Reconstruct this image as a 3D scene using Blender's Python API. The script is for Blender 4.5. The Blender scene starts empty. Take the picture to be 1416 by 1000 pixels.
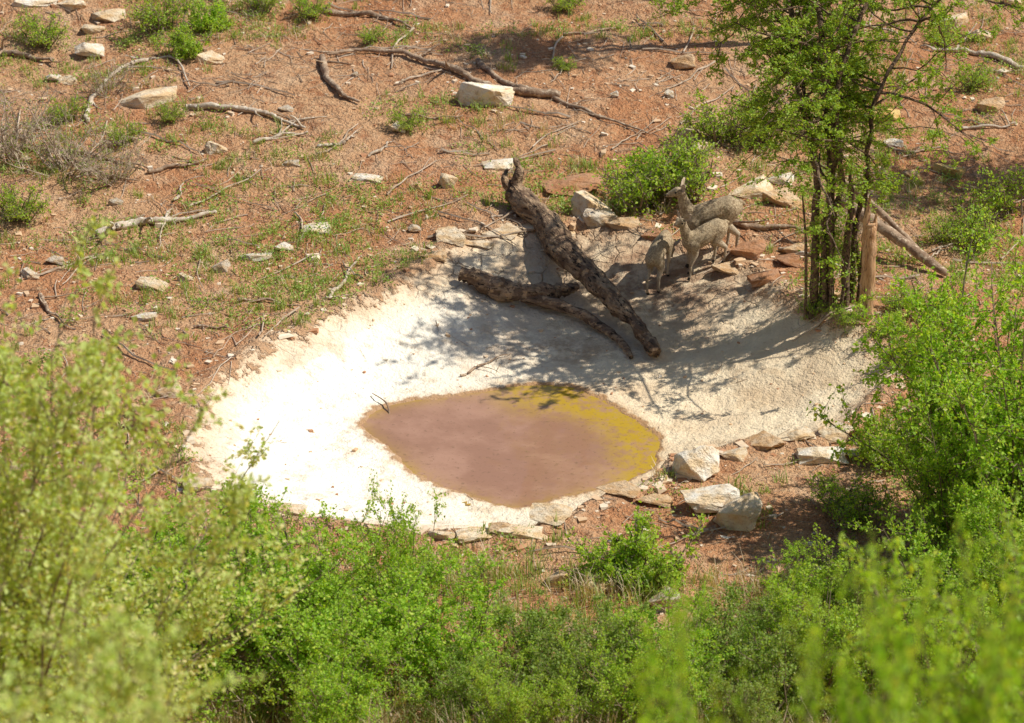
import bpy, bmesh, math, random
import numpy as np
from mathutils import Vector, Matrix, noise, Quaternion

rng = np.random.default_rng(11)
scene = bpy.context.scene
col = scene.collection

# ------------------------------------------------------------------ camera
PITCH = math.radians(26.0)
DIST = 28.0
CAM = np.array([0.0, -DIST*math.cos(PITCH), DIST*math.sin(PITCH)])
FOC = 108.0
cd = bpy.data.cameras.new("camera")
cam = bpy.data.objects.new("camera", cd)
col.objects.link(cam)
cam.location = CAM
cam.rotation_euler = (math.pi/2-PITCH, 0, 0)
cd.lens = FOC
cd.sensor_width = 36
cd.clip_end = 2000
cd.dof.use_dof = True
cd.dof.focus_distance = 27.8
cd.dof.aperture_fstop = 2.8
scene.camera = cam
scene.view_settings.view_transform = 'Standard'
scene.view_settings.look = 'None'
scene.view_settings.exposure = 0

# ------------------------------------------------------------------ light
SD = Vector((0.998, 0.06, 0)).normalized()
EL = math.radians(53)
sun_dir = Vector((SD.x*math.cos(EL), SD.y*math.cos(EL), math.sin(EL)))
ld = bpy.data.lights.new("sun", 'SUN')
ld.energy = 5.0
ld.angle = math.radians(0.5)
ld.color = (1.0, 0.965, 0.89)
lo = bpy.data.objects.new("sun", ld)
lo.rotation_euler = (-sun_dir).to_track_quat('-Z', 'Y').to_euler()
lo.location = (10, 5, 20)
col.objects.link(lo)
w = bpy.data.worlds.new("World")
scene.world = w
w.use_nodes = True
sky = w.node_tree.nodes.new('ShaderNodeTexSky')
sky.sky_type = 'NISHITA'
sky.sun_disc = False
sky.sun_elevation = EL
sky.sun_rotation = math.atan2(SD.x, SD.y)
bgn = w.node_tree.nodes['Background']
bgn.inputs[1].default_value = 0.09
w.node_tree.links.new(sky.outputs[0], bgn.inputs[0])

# ------------------------------------------------------------------ noise
TT = rng.random((256, 256))
def vn(x, y):
    xi = np.floor(x).astype(int); yi = np.floor(y).astype(int)
    fx = x-xi; fy = y-yi
    fx = fx*fx*(3-2*fx); fy = fy*fy*(3-2*fy)
    a = TT[xi % 256, yi % 256]; b = TT[(xi+1) % 256, yi % 256]
    c = TT[xi % 256, (yi+1) % 256]; d = TT[(xi+1) % 256, (yi+1) % 256]
    return (a*(1-fx)+b*fx)*(1-fy)+(c*(1-fx)+d*fx)*fy
def fbm(x, y, o=4):
    s = 0; a = 0.5; t = 0
    for i in range(o):
        s = s+a*vn(x*2**i+17.3*i, y*2**i+9.1*i); t += a; a *= 0.5
    return s/t
def sstep(a, b, x):
    t = np.clip((x-a)/(b-a), 0, 1)
    return t*t*(3-2*t)

# ------------------------------------------------------------------ terrain height
def base_h(x, y):
    x = np.asarray(x, float); y = np.asarray(y, float)
    z = 0.11*np.logaddexp(0, (y-2.5)*1.5)/1.5
    s = np.logaddexp(0, (-6.3-y)*2)/2
    z = z + 22*np.tanh(0.5*s/22)
    z = z + 0.22*np.exp(-((x-3.4)**2+(y-0.5)**2)/1.3**2)
    z = z + 0.25*(fbm(x*0.35+5, y*0.35, 2)-0.5)*sstep(3.0, 5.5, np.hypot(x*0.8, y*1.0))
    return z
def site_base(u, v, h=base_h, t0=15, t1=60):
    """image pixel coordinates, cast through the camera -> point standing on the ground"""
    d = np.array([(u-708)/1416*36/FOC, (500-v)/1416*36/FOC, -1.0])
    cp, sp = math.cos(PITCH), math.sin(PITCH)
    r = np.array([d[0], d[1]*sp - d[2]*cp, d[1]*cp + d[2]*sp])
    t = np.linspace(t0, t1, 700)
    P = CAM[None]+t[:, None]*r[None]
    f = P[:, 2]-h(P[:, 0], P[:, 1])
    k = np.where(f < 0)[0]
    k = k[0] if len(k) else len(t)-1
    if k == 0: k = 1
    f0, f1 = f[k-1], f[k]
    tt = t[k-1]+(t[k]-t[k-1])*f0/(f0-f1+1e-9)
    return CAM+tt*r
def catmull(P, n, closed=False):
    P = np.asarray(P, float); out = []
    m = len(P)
    rngi = range(m) if closed else range(m-1)
    for i in rngi:
        if closed:
            p0, p1, p2, p3 = P[i-1], P[i], P[(i+1) % m], P[(i+2) % m]
        else:
            p0, p1, p2, p3 = P[max(i-1, 0)], P[i], P[i+1], P[min(i+2, m-1)]
        for k in range(n):
            t = k/n
            out.append(0.5*((2*p1)+(-p0+p2)*t+(2*p0-5*p1+4*p2-p3)*t*t+(-p0+3*p1-3*p2+p3)*t**3))
    if not closed: out.append(P[-1])
    return np.array(out)
WL = 0.36
rim_px = [(268,595),(300,530),(395,470),(480,428),(560,388),(608,345),(680,318),(760,312),(850,318),(930,335),(1000,352),(1060,388),(1120,428),(1190,455),(1222,500),(1205,560),(1110,603),(1000,618),(930,640),(895,672),(800,704),(700,732),(600,732),(480,720),(370,704),(300,680),(272,640)]
pool_px = [(503,580),(540,559),(600,550),(660,540),(720,531),(795,535),(845,558),(878,578),(904,600),(908,632),(890,655),(850,670),(780,688),(718,702),(650,686),(598,668),(562,642),(530,617),(505,596)]
RIM = catmull([site_base(*p)[:2] for p in rim_px], 4, True)
POOL = catmull([site_base(*p, h=lambda x, y: np.full(np.shape(x), -WL))[:2] for p in pool_px], 4, True)
def sdist(x, y, poly):
    x = np.asarray(x, float); y = np.asarray(y, float)
    best = np.full(x.shape, 1e9); ins = np.zeros(x.shape, bool)
    n = len(poly)
    for i in range(n):
        ax, ay = poly[i]; bx, by = poly[(i+1) % n]
        dx, dy = bx-ax, by-ay
        t = np.clip(((x-ax)*dx+(y-ay)*dy)/(dx*dx+dy*dy+1e-12), 0, 1)
        best = np.minimum(best, (x-ax-t*dx)**2+(y-ay-t*dy)**2)
        c = ((ay > y) != (by > y))
        with np.errstate(all='ignore'):
            xi = ax+(y-ay)/(by-ay+1e-15)*dx
        ins ^= (c & (x < xi))
    d = np.sqrt(best)
    return np.where(ins, d, -d)
def full_h(x, y, want=False):
    x = np.asarray(x, float); y = np.asarray(y, float)
    z = base_h(x, y)
    near = (np.abs(x) < 6) & (y > -6) & (y < 6)
    dr = np.full(x.shape, -9.0); dp = np.full(x.shape, -9.0)
    if near.any():
        wob = (fbm(x[near]*2.2, y[near]*2.2, 3)-0.5)*0.30
        dr[near] = sdist(x[near], y[near], RIM)+wob
        dp[near] = sdist(x[near], y[near], POOL)+(fbm(x[near]*4.5, y[near]*4.5, 4)-0.47)*0.16
    a = np.clip(dr, 0, None); b = np.clip(-dp, 0, None)
    t = a/(a+b+1e-6)
    s = 1-(1-t)**1.9
    zb = z*(1-s)+(-WL)*s
    zb = np.where(dp > 0, -WL-0.3*sstep(0, 0.8, dp)-0.03*sstep(0, .06, dp), zb)
    z = np.where(dr > 0, zb, z)
    z = z + 0.035*np.exp(-(dr+0.06)**2/0.10**2)
    outm = 1-sstep(-0.15, 0.1, dr)
    rough = 0.11*(fbm(x*1.6, y*1.6, 5)-0.5)+0.045*(fbm(x*9, y*9, 3)-0.5)
    back = np.exp(-((x-.6)/1.9)**2-((y-2.0)/1.0)**2)
    terr = np.floor(fbm(x*2.6+11, y*2.6, 3)*9)/9
    z = z + rough*outm + (1-outm)*(0.055*(fbm(x*1.7+40, y*1.7, 4)-0.5)+0.020*(fbm(x*8+3, y*8, 3)-0.5)+0.12*back*(terr-.5))*np.where(dp > -0.1, 0.25, 1)
    if want: return z, dr, dp
    return z
def site(u, v, **k): return site_base(u, v, full_h, **k)
def gz(x, y): return float(full_h(np.array([x]), np.array([y]))[0])

# ------------------------------------------------------------------ node helpers
class M:
    def __init__(s, name):
        s.m = bpy.data.materials.new(name); s.m.use_nodes = True
        s.nt = s.m.node_tree; s.b = s.nt.nodes['Principled BSDF']; s.out = s.nt.nodes['Material Output']
        s.tc = s.nt.nodes.new('ShaderNodeTexCoord').outputs['Object']
    def L(s, a, b): s.nt.links.new(a, b)
    def noise(s, sc, det=3, rough=0.6, vec=None, dist=0, out=0):
        n = s.nt.nodes.new('ShaderNodeTexNoise')
        n.inputs['Scale'].default_value = sc; n.inputs['Detail'].default_value = det
        n.inputs['Roughness'].default_value = rough; n.inputs['Distortion'].default_value = dist
        s.L(vec or s.tc, n.inputs['Vector']); return n.outputs[out]
    def voro(s, sc, feat='DISTANCE_TO_EDGE', vec=None):
        n = s.nt.nodes.new('ShaderNodeTexVoronoi'); n.feature = feat
        n.inputs['Scale'].default_value = sc; s.L(vec or s.tc, n.inputs['Vector'])
        return n
    def rng(s, v, a, b, c=0, d=1):
        n = s.nt.nodes.new('ShaderNodeMapRange'); n.interpolation_type = 'SMOOTHSTEP'
        s.L(v, n.inputs[0])
        for i, q in enumerate((a, b, c, d)): n.inputs[i+1].default_value = q
        return n.outputs[0]
    def mix(s, f, a, b, mode='MIX'):
        n = s.nt.nodes.new('ShaderNodeMix'); n.data_type = 'RGBA'; n.blend_type = mode
        for inp, q in ((n.inputs[0], f), (n.inputs[6], a), (n.inputs[7], b)):
            if isinstance(q, (int, float)): inp.default_value = q
            elif isinstance(q, tuple): inp.default_value = (*q, 1)
            else: s.L(q, inp)
        return n.outputs[2]
    def math(s, op, a, b=0.0):
        n = s.nt.nodes.new('ShaderNodeMath'); n.operation = op
        for inp, q in ((n.inputs[0], a), (n.inputs[1], b)):
            if isinstance(q, (int, float)): inp.default_value = q
            else: s.L(q, inp)
        return n.outputs[0]
    def attr(s, name):
        n = s.nt.nodes.new('ShaderNodeAttribute'); n.attribute_name = name; return n.outputs['Fac']
    def bump(s, h, st=0.5, dist=0.02, prev=None):
        n = s.nt.nodes.new('ShaderNodeBump'); n.inputs['Strength'].default_value = st
        n.inputs['Distance'].default_value = dist; s.L(h, n.inputs['Height'])
        if prev: s.L(prev, n.inputs['Normal'])
        return n.outputs[0]
    def stretch(s, sc):
        n = s.nt.nodes.new('ShaderNodeMapping'); n.inputs['Scale'].default_value = sc
        s.L(s.tc, n.inputs[0]); return n.outputs[0]

# ---- ground
g = M("red_soil_and_plaster")
n1 = g.noise(0.55, 4); n2 = g.noise(5, 4, 0.65); n3 = g.noise(38, 3, 0.7); n4 = g.noise(14, 3, 0.7)
soil = g.mix(g.rng(n1, 0.38, 0.62), (0.50, 0.225, 0.10), (0.58, 0.335, 0.175))
soil = g.mix(g.rng(g.noise(1.5, 5, .65), 0.50, 0.66, 0, 0.55), soil, (0.68, 0.47, 0.29))
soil = g.mix(g.rng(n2, 0.50, 0.66, 0, 0.75), soil, (0.37, 0.15, 0.065))
soil = g.mix(g.rng(n4, 0.54, 0.68, 0, 0.55), soil, (0.66, 0.46, 0.26))
soil = g.mix(g.rng(n3, 0.50, 0.68, 0, 0.8), soil, (0.20, 0.09, 0.045))
soil = g.mix(g.rng(g.noise(70, 2, 0.7), 0.61, 0.71, 0, 0.65), soil, (0.76, 0.61, 0.42))
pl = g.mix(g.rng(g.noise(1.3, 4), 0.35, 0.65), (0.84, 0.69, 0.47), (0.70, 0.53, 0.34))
painted_glare = g.attr("painted_glare")
pl = g.mix(painted_glare, pl, (0.96, 0.90, 0.76))  # overexposed sun glare painted as whiter plaster toward the left
pl = g.mix(g.rng(g.noise(3, 6, 0.75), 0.50, 0.66, 0, 0.5), pl, (0.56, 0.39, 0.225))
pl = g.mix(g.rng(g.noise(26, 4, 0.75), 0.56, 0.70, 0, 0.5), pl, (0.44, 0.29, 0.165))
vv = g.mix(0.16, g.tc, g.noise(1.6, 4, 0.6, out=1))
ve = g.voro(5.5, vec=vv).outputs['Distance']
crk = g.math('MULTIPLY', g.rng(ve, 0.0, 0.045, 1, 0), g.attr("cracks"))
crk = g.math('MULTIPLY', crk, g.rng(n2, 0.42, 0.58))
pl = g.mix(g.math('MULTIPLY', crk, 0.55), pl, (0.34, 0.20, 0.11))
pl = g.mix(g.math('MULTIPLY', g.attr("cracks"), g.rng(g.noise(3.2, 4), 0.42, 0.62, 0, 0.6)), pl, (0.60, 0.41, 0.25))
mud_and_shade = g.math('MULTIPLY', g.attr("mud_and_shade"), g.rng(g.noise(4.5, 5, 0.7), 0.33, 0.60, 0, .85))  # brown mud that also paints tree shade into the basin colour
pl = g.mix(mud_and_shade, pl, (0.28, 0.155, 0.09))
dr = g.math('ADD', g.attr("d_rim"), g.rng(g.noise(6, 4, 0.7), 0.2, 0.8, -0.20, 0.20))
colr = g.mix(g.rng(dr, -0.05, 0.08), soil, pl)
lip = g.math('MULTIPLY', g.rng(dr, -0.30, -0.04), g.rng(dr, 0.0, 0.22, 1, 0))
colr = g.mix(g.math('MULTIPLY', lip, 0.6), colr, (0.60, 0.38, 0.22))
dp = g.math('ADD', g.attr("d_pool"), g.rng(g.noise(8, 3, 0.7), 0, 1, -0.07, 0.07))
colr = g.mix(g.rng(dp, -0.14, -0.03, 0, 0.35), colr, (0.56, 0.36, 0.19))
colr = g.mix(g.rng(dp, -0.05, -0.005, 0, 0.85), colr, (0.38, 0.20, 0.085))
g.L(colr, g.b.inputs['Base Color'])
g.b.inputs['Roughness'].default_value = 0.95
g.b.inputs['Specular IOR Level'].default_value = 0.15
fac = g.rng(dr, -0.05, 0.06, 1.0, 0.4)
hsum = g.math('ADD', g.math('MULTIPLY', n3, 0.35), n4)
hsum = g.math('MULTIPLY', hsum, fac)
hsum = g.math('SUBTRACT', hsum, g.math('MULTIPLY', crk, 0.25))
g.L(g.bump(hsum, 0.9, 0.10), g.b.inputs['Normal'])

def leafmat(name, c1, c2, c3, tr=0.45, trc=None):
    m = M(name)
    gn = m.nt.nodes.new('ShaderNodeNewGeometry')
    r = gn.outputs['Random Per Island']
    c = m.mix(m.rng(r, 0.0, 0.6), c1, c2)
    c = m.mix(m.rng(r, 0.75, 1.0), c, c3)
    oi_ = m.nt.nodes.new('ShaderNodeObjectInfo').outputs['Random']
    c = m.mix(m.rng(oi_, 0, 1, 0, .35), c, (c1[0]*1.3, c1[1]*.85, c1[2]*1.4))
    m.L(c, m.b.inputs['Base Color']); m.b.inputs['Roughness'].default_value = 0.5
    m.b.inputs['Specular IOR Level'].default_value = 0.35
    t = m.nt.nodes.new('ShaderNodeBsdfTranslucent')
    tc = m.mix(1.0, c, trc or (1.65, 1.55, 0.5), 'MULTIPLY'); m.L(tc, t.inputs[0])
    ms = m.nt.nodes.new('ShaderNodeMixShader'); ms.inputs[0].default_value = tr
    m.L(m.b.outputs[0], ms.inputs[1]); m.L(t.outputs[0], ms.inputs[2]); m.L(ms.outputs[0], m.out.inputs[0])
    return m.m
LEAF_A = leafmat("leaf_bright", (0.24, 0.45, 0.035), (0.39, 0.59, 0.055), (0.62, 0.70, 0.11))
LEAF_B = leafmat("leaf_acacia", (0.19, 0.32, 0.05), (0.31, 0.45, 0.085), (0.50, 0.55, 0.17))
LEAF_C = leafmat("leaf_pale", (0.38, 0.54, 0.13), (0.56, 0.68, 0.22), (0.82, 0.77, 0.42))
GRASS_G = leafmat("grass_green", (0.19, 0.32, 0.055), (0.34, 0.46, 0.10), (0.56, 0.54, 0.24), 0.35)
GRASS_D = leafmat("grass_dry", (0.52, 0.45, 0.26), (0.66, 0.57, 0.36), (0.30, 0.36, 0.12), 0.3)

def simple(name, c1, c2, sc=12, rough=0.85, c3=None, bs=0.5, bd=0.01, st=None, c3r=(.53, .64)):
    m = M(name)
    vec = m.stretch(st) if st else None
    n = m.noise(sc, 4, 0.65, vec)
    c = m.mix(m.rng(n, 0.35, 0.65), c1, c2)
    if c3: c = m.mix(m.rng(m.noise(sc*2.7, 3, 0.7, vec), *c3r), c, c3)
    m.L(c, m.b.inputs['Base Color']); m.b.inputs['Roughness'].default_value = rough
    m.b.inputs['Specular IOR Level'].default_value = 0.2
    m.L(m.bump(m.noise(sc*2, 4, 0.7, vec), bs, bd), m.b.inputs['Normal'])
    return m.m
TWIG = simple("twig_bark", (0.16, 0.115, 0.075), (0.30, 0.23, 0.16), bs=0)
TWIG_PALE = simple("dead_twig", (0.55, 0.44, 0.33), (0.34, 0.25, 0.17), 6, bs=0)
BARK = simple("tree_bark", (0.11, 0.07, 0.045), (0.27, 0.18, 0.115), 14, c3=(0.035, 0.025, 0.018), bs=0.9, bd=0.03)
def logmat(name, angle, c1, c2, c3):
    m = M(name)
    mp = m.nt.nodes.new('ShaderNodeMapping'); mp.vector_type = 'TEXTURE'
    mp.inputs['Rotation'].default_value = (0, 0, angle); mp.inputs['Scale'].default_value = (4.5, 1, 1)
    m.L(m.tc, mp.inputs[0]); v = mp.outputs[0]
    n = m.noise(16, 4, .65, v); n_ = m.noise(6, 4, .7)
    c = m.mix(m.rng(n, .38, .62), c1, c2)
    c = m.mix(m.rng(n_, .46, .60, 0, .8), c, c3)
    c = m.mix(m.rng(m.noise(11, 3, .7), .57, .66, 0, .8), c, (c2[0]*1.35, c2[1]*1.3, c2[2]*1.2))
    c = m.mix(m.rng(m.noise(30, 3, .7, v), .54, .64), c, (.035, .024, .018))
    m.L(c, m.b.inputs['Base Color']); m.b.inputs['Roughness'].default_value = .9
    m.b.inputs['Specular IOR Level'].default_value = .15
    m.L(m.bump(m.math('ADD', n, n_), 1.0, .07), m.b.inputs['Normal']); return m.m
LOGM = logmat("decayed_log", math.radians(-62), (0.15, 0.095, 0.06), (0.40, 0.275, 0.17), (0.14, 0.085, 0.055))
LOG2 = logmat("dark_log", math.radians(-20), (0.16, 0.10, 0.065), (0.42, 0.29, 0.185), (0.17, 0.11, 0.075))
POST = simple("split_wood", (0.50, 0.28, 0.13), (0.68, 0.44, 0.25), 9, c3=(0.20, 0.10, 0.055), bs=0.8, bd=0.02, st=(3, 3, 0.4))
BRANCH = simple("dead_branch", (0.40, 0.28, 0.185), (0.22, 0.14, 0.09), 8, c3=(0.56, 0.44, 0.31), bs=0.8, bd=0.02)
BRANCH_P = simple("bleached_branch", (0.60, 0.50, 0.38), (0.40, 0.30, 0.21), 8, c3=(0.72, 0.64, 0.52), bs=0.8, bd=0.02)

rk = M("rock")
oi = rk.nt.nodes.new('ShaderNodeObjectInfo').outputs['Color']
c = rk.mix(rk.rng(rk.noise(2.5, 4), 0.35, 0.65), oi, rk.mix(1.0, oi, (0.88, 0.71, 0.51), 'MULTIPLY'))
c = rk.mix(rk.rng(rk.noise(7, 4, 0.7), 0.55, 0.68, 0, 0.55), c, (0.50, 0.29, 0.14))
c = rk.mix(rk.rng(rk.noise(20, 3, 0.7), 0.60, 0.74, 0, 0.5), c, (0.20, 0.14, 0.10))
rk.L(c, rk.b.inputs['Base Color']); rk.b.inputs['Roughness'].default_value = 0.9
rk.L(rk.bump(rk.noise(7, 5, 0.7), 0.8, 0.06), rk.b.inputs['Normal'])
ROCK = rk.m
ST = [simple("stone_pale", (0.80, 0.69, 0.53), (0.64, 0.47, 0.31), 5, bs=0),
      simple("stone_tan", (0.60, 0.39, 0.22), (0.68, 0.48, 0.30), 5, bs=0),
      simple("stone_red", (0.42, 0.20, 0.10), (0.54, 0.29, 0.16), 5, bs=0)]

# ------------------------------------------------------------------ mesh helpers
def mk(name, V, F, mi=None, mats=(), smooth=False, link=True):
    V = np.asarray(V, np.float32).reshape(-1, 3); F = np.asarray(F, np.int32)
    k = F.shape[1]
    me = bpy.data.meshes.new(name)
    me.vertices.add(len(V)); me.vertices.foreach_set('co', V.ravel())
    me.loops.add(F.size); me.loops.foreach_set('vertex_index', F.ravel())
    me.polygons.add(len(F)); me.polygons.foreach_set('loop_start', np.arange(0, F.size, k, dtype=np.int32))
    for m in mats: me.materials.append(m)
    if mi is not None: me.polygons.foreach_set('material_index', np.asarray(mi, np.int32))
    me.polygons.foreach_set('use_smooth', np.full(len(F), smooth))
    me.update(calc_edges=True)
    if not link: return me
    ob = bpy.data.objects.new(name, me); col.objects.link(ob)
    return ob
class Acc:
    def __init__(s): s.V = []; s.F = []; s.I = []; s.n = 0
    def add(s, V, F, mi):
        V = V.reshape(-1, 3); s.V.append(V); s.F.append(F+s.n); s.n += len(V)
        s.I.append(np.full(len(F), mi) if np.isscalar(mi) else mi)
    def out(s): return np.concatenate(s.V), np.concatenate(s.F), np.concatenate(s.I)
def nrm(a): return a/(np.linalg.norm(a, axis=-1, keepdims=True)+1e-9)
def tubes(P, R, k=4):
    N, L, _ = P.shape
    T = nrm(np.gradient(P, axis=1))
    ref = np.zeros_like(T); ref[..., 0] = 0.31; ref[..., 1] = 0.87; ref[..., 2] = 0.12
    flat = np.abs((T*nrm(ref)).sum(-1)) > 0.9
    ref[flat] = (1, 0, 0)
    U = nrm(np.cross(T, ref)); W = np.cross(T, U)
    a = np.arange(k)*2*math.pi/k
    V = P[:, :, None]+R[:, :, None, None]*(np.cos(a)[None, None, :, None]*U[:, :, None]+np.sin(a)[None, None, :, None]*W[:, :, None])
    idx = np.arange(N*L*k).reshape(N, L, k)
    A = idx[:, :-1]; B = idx[:, 1:]
    F = np.stack([A, np.roll(A, -1, 2), np.roll(B, -1, 2), B], -1).reshape(-1, 4)
    return V.reshape(-1, 3), F
def leaves(C, size, r, up=0.6, asp=0.65):
    N = len(C)
    nr = nrm(r.normal(size=(N, 3))+np.array([0, 0, up]))
    d = nrm(np.cross(nr, nrm(r.normal(size=(N, 3)))))
    sd = np.cross(nr, d)
    l = (size*r.uniform(0.6, 1.3, N))[:, None]
    V = np.stack([C, C+d*l*0.6+sd*l*asp*0.5+nr*l*0.12, C+d*l, C+d*l*0.55-sd*l*asp*0.5+nr*l*0.12], 1)
    return V.reshape(-1, 3), np.arange(N*4).reshape(N, 4)
def polys(start, dirn, length, n, r, wob=0.15, droop=0.0):
    N = len(start); d = nrm(dirn); P = [start]
    st = (length/(n-1))[:, None]
    for i in range(n-1):
        d = nrm(d+r.normal(size=(N, 3))*wob+np.array([0, 0, -droop]))
        P.append(P[-1]+d*st)
    return np.stack(P, 1)
def along(P, idx, t):
    L = P.shape[1]; f = t*(L-1); i = np.minimum(f.astype(int), L-2); f = (f-i)[:, None]
    return P[idx, i]*(1-f)+P[idx, i+1]*f, nrm(P[idx, i+1]-P[idx, i])

def shrub_mesh(name, seed, H, R, nst, nleaf, lsize, mats, nsec=9, nter=4, wob=0.14, seclen=0.34, low=0.15, stem_r=0.012, spread=0.03, up=0.6, asp=0.68, vert=0.6):
    r = np.random.default_rng(seed)
    az = r.uniform(0, 2*math.pi, nst); lean = np.sqrt(r.uniform(0, 1, nst))
    L = H*r.uniform(0.65, 1.05, nst)
    d = np.stack([np.cos(az)*lean*R/H, np.sin(az)*lean*R/H, np.ones(nst)], 1)
    s0 = np.stack([np.cos(az)*0.12*R*lean, np.sin(az)*0.12*R*lean, np.full(nst, -0.05)], 1)
    S = polys(s0, d, L, 9, r, wob*0.7)
    acc = Acc()
    rr = np.linspace(1, 0.25, 9)[None]*stem_r*r.uniform(0.6, 1.2, nst)[:, None]
    acc.add(*tubes(S, rr, 5), 0)
    i2 = np.repeat(np.arange(nst), nsec); t2 = r.uniform(low, 0.98, len(i2))
    p2, d2 = along(S, i2, t2)
    out = nrm(r.normal(size=p2.shape)+np.array([0, 0, vert]))
    S2 = polys(p2, d2*0.5+out, H*seclen*r.uniform(0.4, 1.1, len(i2))*(1.15-0.55*t2), 6, r, wob)
    acc.add(*tubes(S2, np.linspace(1, 0.3, 6)[None]*np.full((len(i2), 1), stem_r*0.38), 3), 0)
    i3 = np.repeat(np.arange(len(i2)), nter); t3 = r.uniform(0.2, 1, len(i3))
    p3, d3 = along(S2, i3, t3)
    S3 = polys(p3, d3*0.7+nrm(r.normal(size=p3.shape)+np.array([0, 0, vert*0.8])), H*seclen*0.4*r.uniform(0.4, 1.2, len(i3)), 3, r, wob)
    acc.add(*tubes(S3, np.linspace(1, 0.4, 3)[None]*np.full((len(i3), 1), stem_r*0.2), 3), 0)
    if nleaf:
        n3 = int(nleaf*0.7); n2 = nleaf-n3
        ii = r.integers(0, len(i3), n3); c3, _ = along(S3, ii, r.uniform(0, 1, n3)); 
        jj = r.integers(0, len(i2), n2); c2, _ = along(S2, jj, r.uniform(0.1, 1, n2))
        C = np.concatenate([c3, c2])+r.normal(size=(nleaf, 3))*spread*0.4
        acc.add(*leaves(C, lsize, r, up, asp), 1)
    V, F, I = acc.out()
    return mk(name, V, F, I, mats, False, link=False)
def place(name, me, x, y, s=1.0, rot=0.0, z=None, sz=None):
    ob = bpy.data.objects.new(name, me); col.objects.link(ob)
    ob.location = (x, y, gz(x, y)-0.02 if z is None else z); ob.rotation_euler = (0, 0, rot)
    ob.scale = (s, s, sz or s)
    return ob

# ------------------------------------------------------------------ ground sheet
def axis(lo, hi, step, far, grow=1.22):
    a = list(np.arange(lo, hi+1e-6, step)); s = step; v = a[-1]
    while v < far: s *= grow; v += s; a.append(v)
    s = step; v = a[0]; pre = []
    while v > -far: s *= grow; v -= s; pre.append(v)
    return np.array(pre[::-1]+a)
X = axis(-6, 6, 0.032, 300); Y = axis(-7, 11, 0.036, 300)
GX, GY = np.meshgrid(X, Y)
xf, yf = GX.ravel(), GY.ravel()
Z, DR, DP = full_h(xf, yf, True)
nx, ny = len(X), len(Y)
idx = np.arange(nx*ny).reshape(ny, nx)
F = np.stack([idx[:-1, :-1], idx[:-1, 1:], idx[1:, 1:], idx[1:, :-1]], -1).reshape(-1, 4)
ground = mk("ground", np.stack([xf, yf, Z], 1), F, None, [g.m], True)
def blob(px, rx, ry):
    p = site_base(*px); return np.exp(-((xf-p[0])/rx)**2-((yf-p[1])/ry)**2)
mud_and_shade_v = np.clip(blob((950, 375), 0.7, 0.7)*1.1+blob((770, 440), 0.9, 0.35)*0.8+blob((870, 350), 0.7, 0.6)*0.8+blob((700, 400), .6, .4)*.3, 0, 1)  # patches of mud and painted tree shade at the back
crv = np.clip((blob((640, 350), 0.9, 0.6)+blob((800, 335), 0.8, 0.5)+blob((1010, 400), .5, .5)*.5)*1.4+0.25*(DR < 0.3), 0, 1)
painted_glare_v = 1-sstep(-1.8, 1.4, xf)  # painted sun glare, stronger toward the left of the basin
painted_glare_v = painted_glare_v*(1-0.8*np.clip(crv, 0, 1))*(0.3+0.7*sstep(0.02, 0.5, DR))
for nm, v in (("d_rim", DR), ("d_pool", DP), ("mud_and_shade", mud_and_shade_v), ("cracks", crv), ("painted_glare", painted_glare_v)):
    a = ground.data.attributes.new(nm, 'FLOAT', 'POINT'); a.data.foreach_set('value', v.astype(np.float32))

# ------------------------------------------------------------------ water
wx, wy = np.meshgrid(np.arange(-1.7, 1.8, .05), np.arange(-2.5, 1.3, .05))
pd_ = sdist(wx, wy, POOL)
xs0, ys0 = wx.ravel(), wy.ravel(); wi = np.arange(wx.size).reshape(wx.shape)
Fw = np.stack([wi[:-1, :-1], wi[:-1, 1:], wi[1:, 1:], wi[1:, :-1]], -1)
keepf = (pd_[:-1, :-1] > -.15)&(pd_[1:, 1:] > -.15)
wo = mk("pool_water", np.stack([xs0, ys0, np.full(xs0.size, -WL-.012)], 1), Fw[keepf], None, [], True)
bmw = bmesh.new(); bmw.from_mesh(wo.data); bmesh.ops.delete(bmw, geom=[v for v in bmw.verts if not v.link_faces], context='VERTS'); bmw.to_mesh(wo.data); bmw.free()
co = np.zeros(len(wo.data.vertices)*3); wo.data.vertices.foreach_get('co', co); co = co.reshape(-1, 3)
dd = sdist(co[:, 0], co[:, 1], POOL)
sh = np.clip(np.exp(-dd/0.08)*.6+sstep(.2, 1.0, co[:, 0]+.25*co[:, 1])*(1-sstep(.25, .75, dd))*1.1+sstep(-.55, .1, co[:, 1]+.1*co[:, 0])*sstep(-.4, .2, co[:, 0]), 0, 1)  # shallow edge band, plus painted tree reflection on right and back
a = wo.data.attributes.new("shallow_and_reflection", 'FLOAT', 'POINT'); a.data.foreach_set('value', sh.astype(np.float32))
wt = M("muddy_water")
wc = wt.mix(wt.rng(wt.noise(1.4, 5, .65), 0.38, 0.62), (0.31, 0.165, 0.105), (0.40, 0.225, 0.15))
sf = wt.math('MULTIPLY', wt.attr("shallow_and_reflection"), wt.rng(wt.noise(9, 5, .75), .36, .56, .2, 1))
wc = wt.mix(sf, wc, (0.44, 0.28, 0.03))  # ochre for the shallows and for the tree reflection painted into the water
wc = wt.mix(wt.rng(wt.noise(22, 4, 0.75), 0.56, 0.68, 0, 0.5), wc, (0.15, 0.09, 0.045))
wt.L(wc, wt.b.inputs['Base Color']); wt.b.inputs['Roughness'].default_value = 0.03
wt.b.inputs['IOR'].default_value = 1.34
wt.L(wt.bump(wt.noise(3, 2), 0.08, 0.02), wt.b.inputs['Normal'])
wo.data.materials.append(wt.m)

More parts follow.
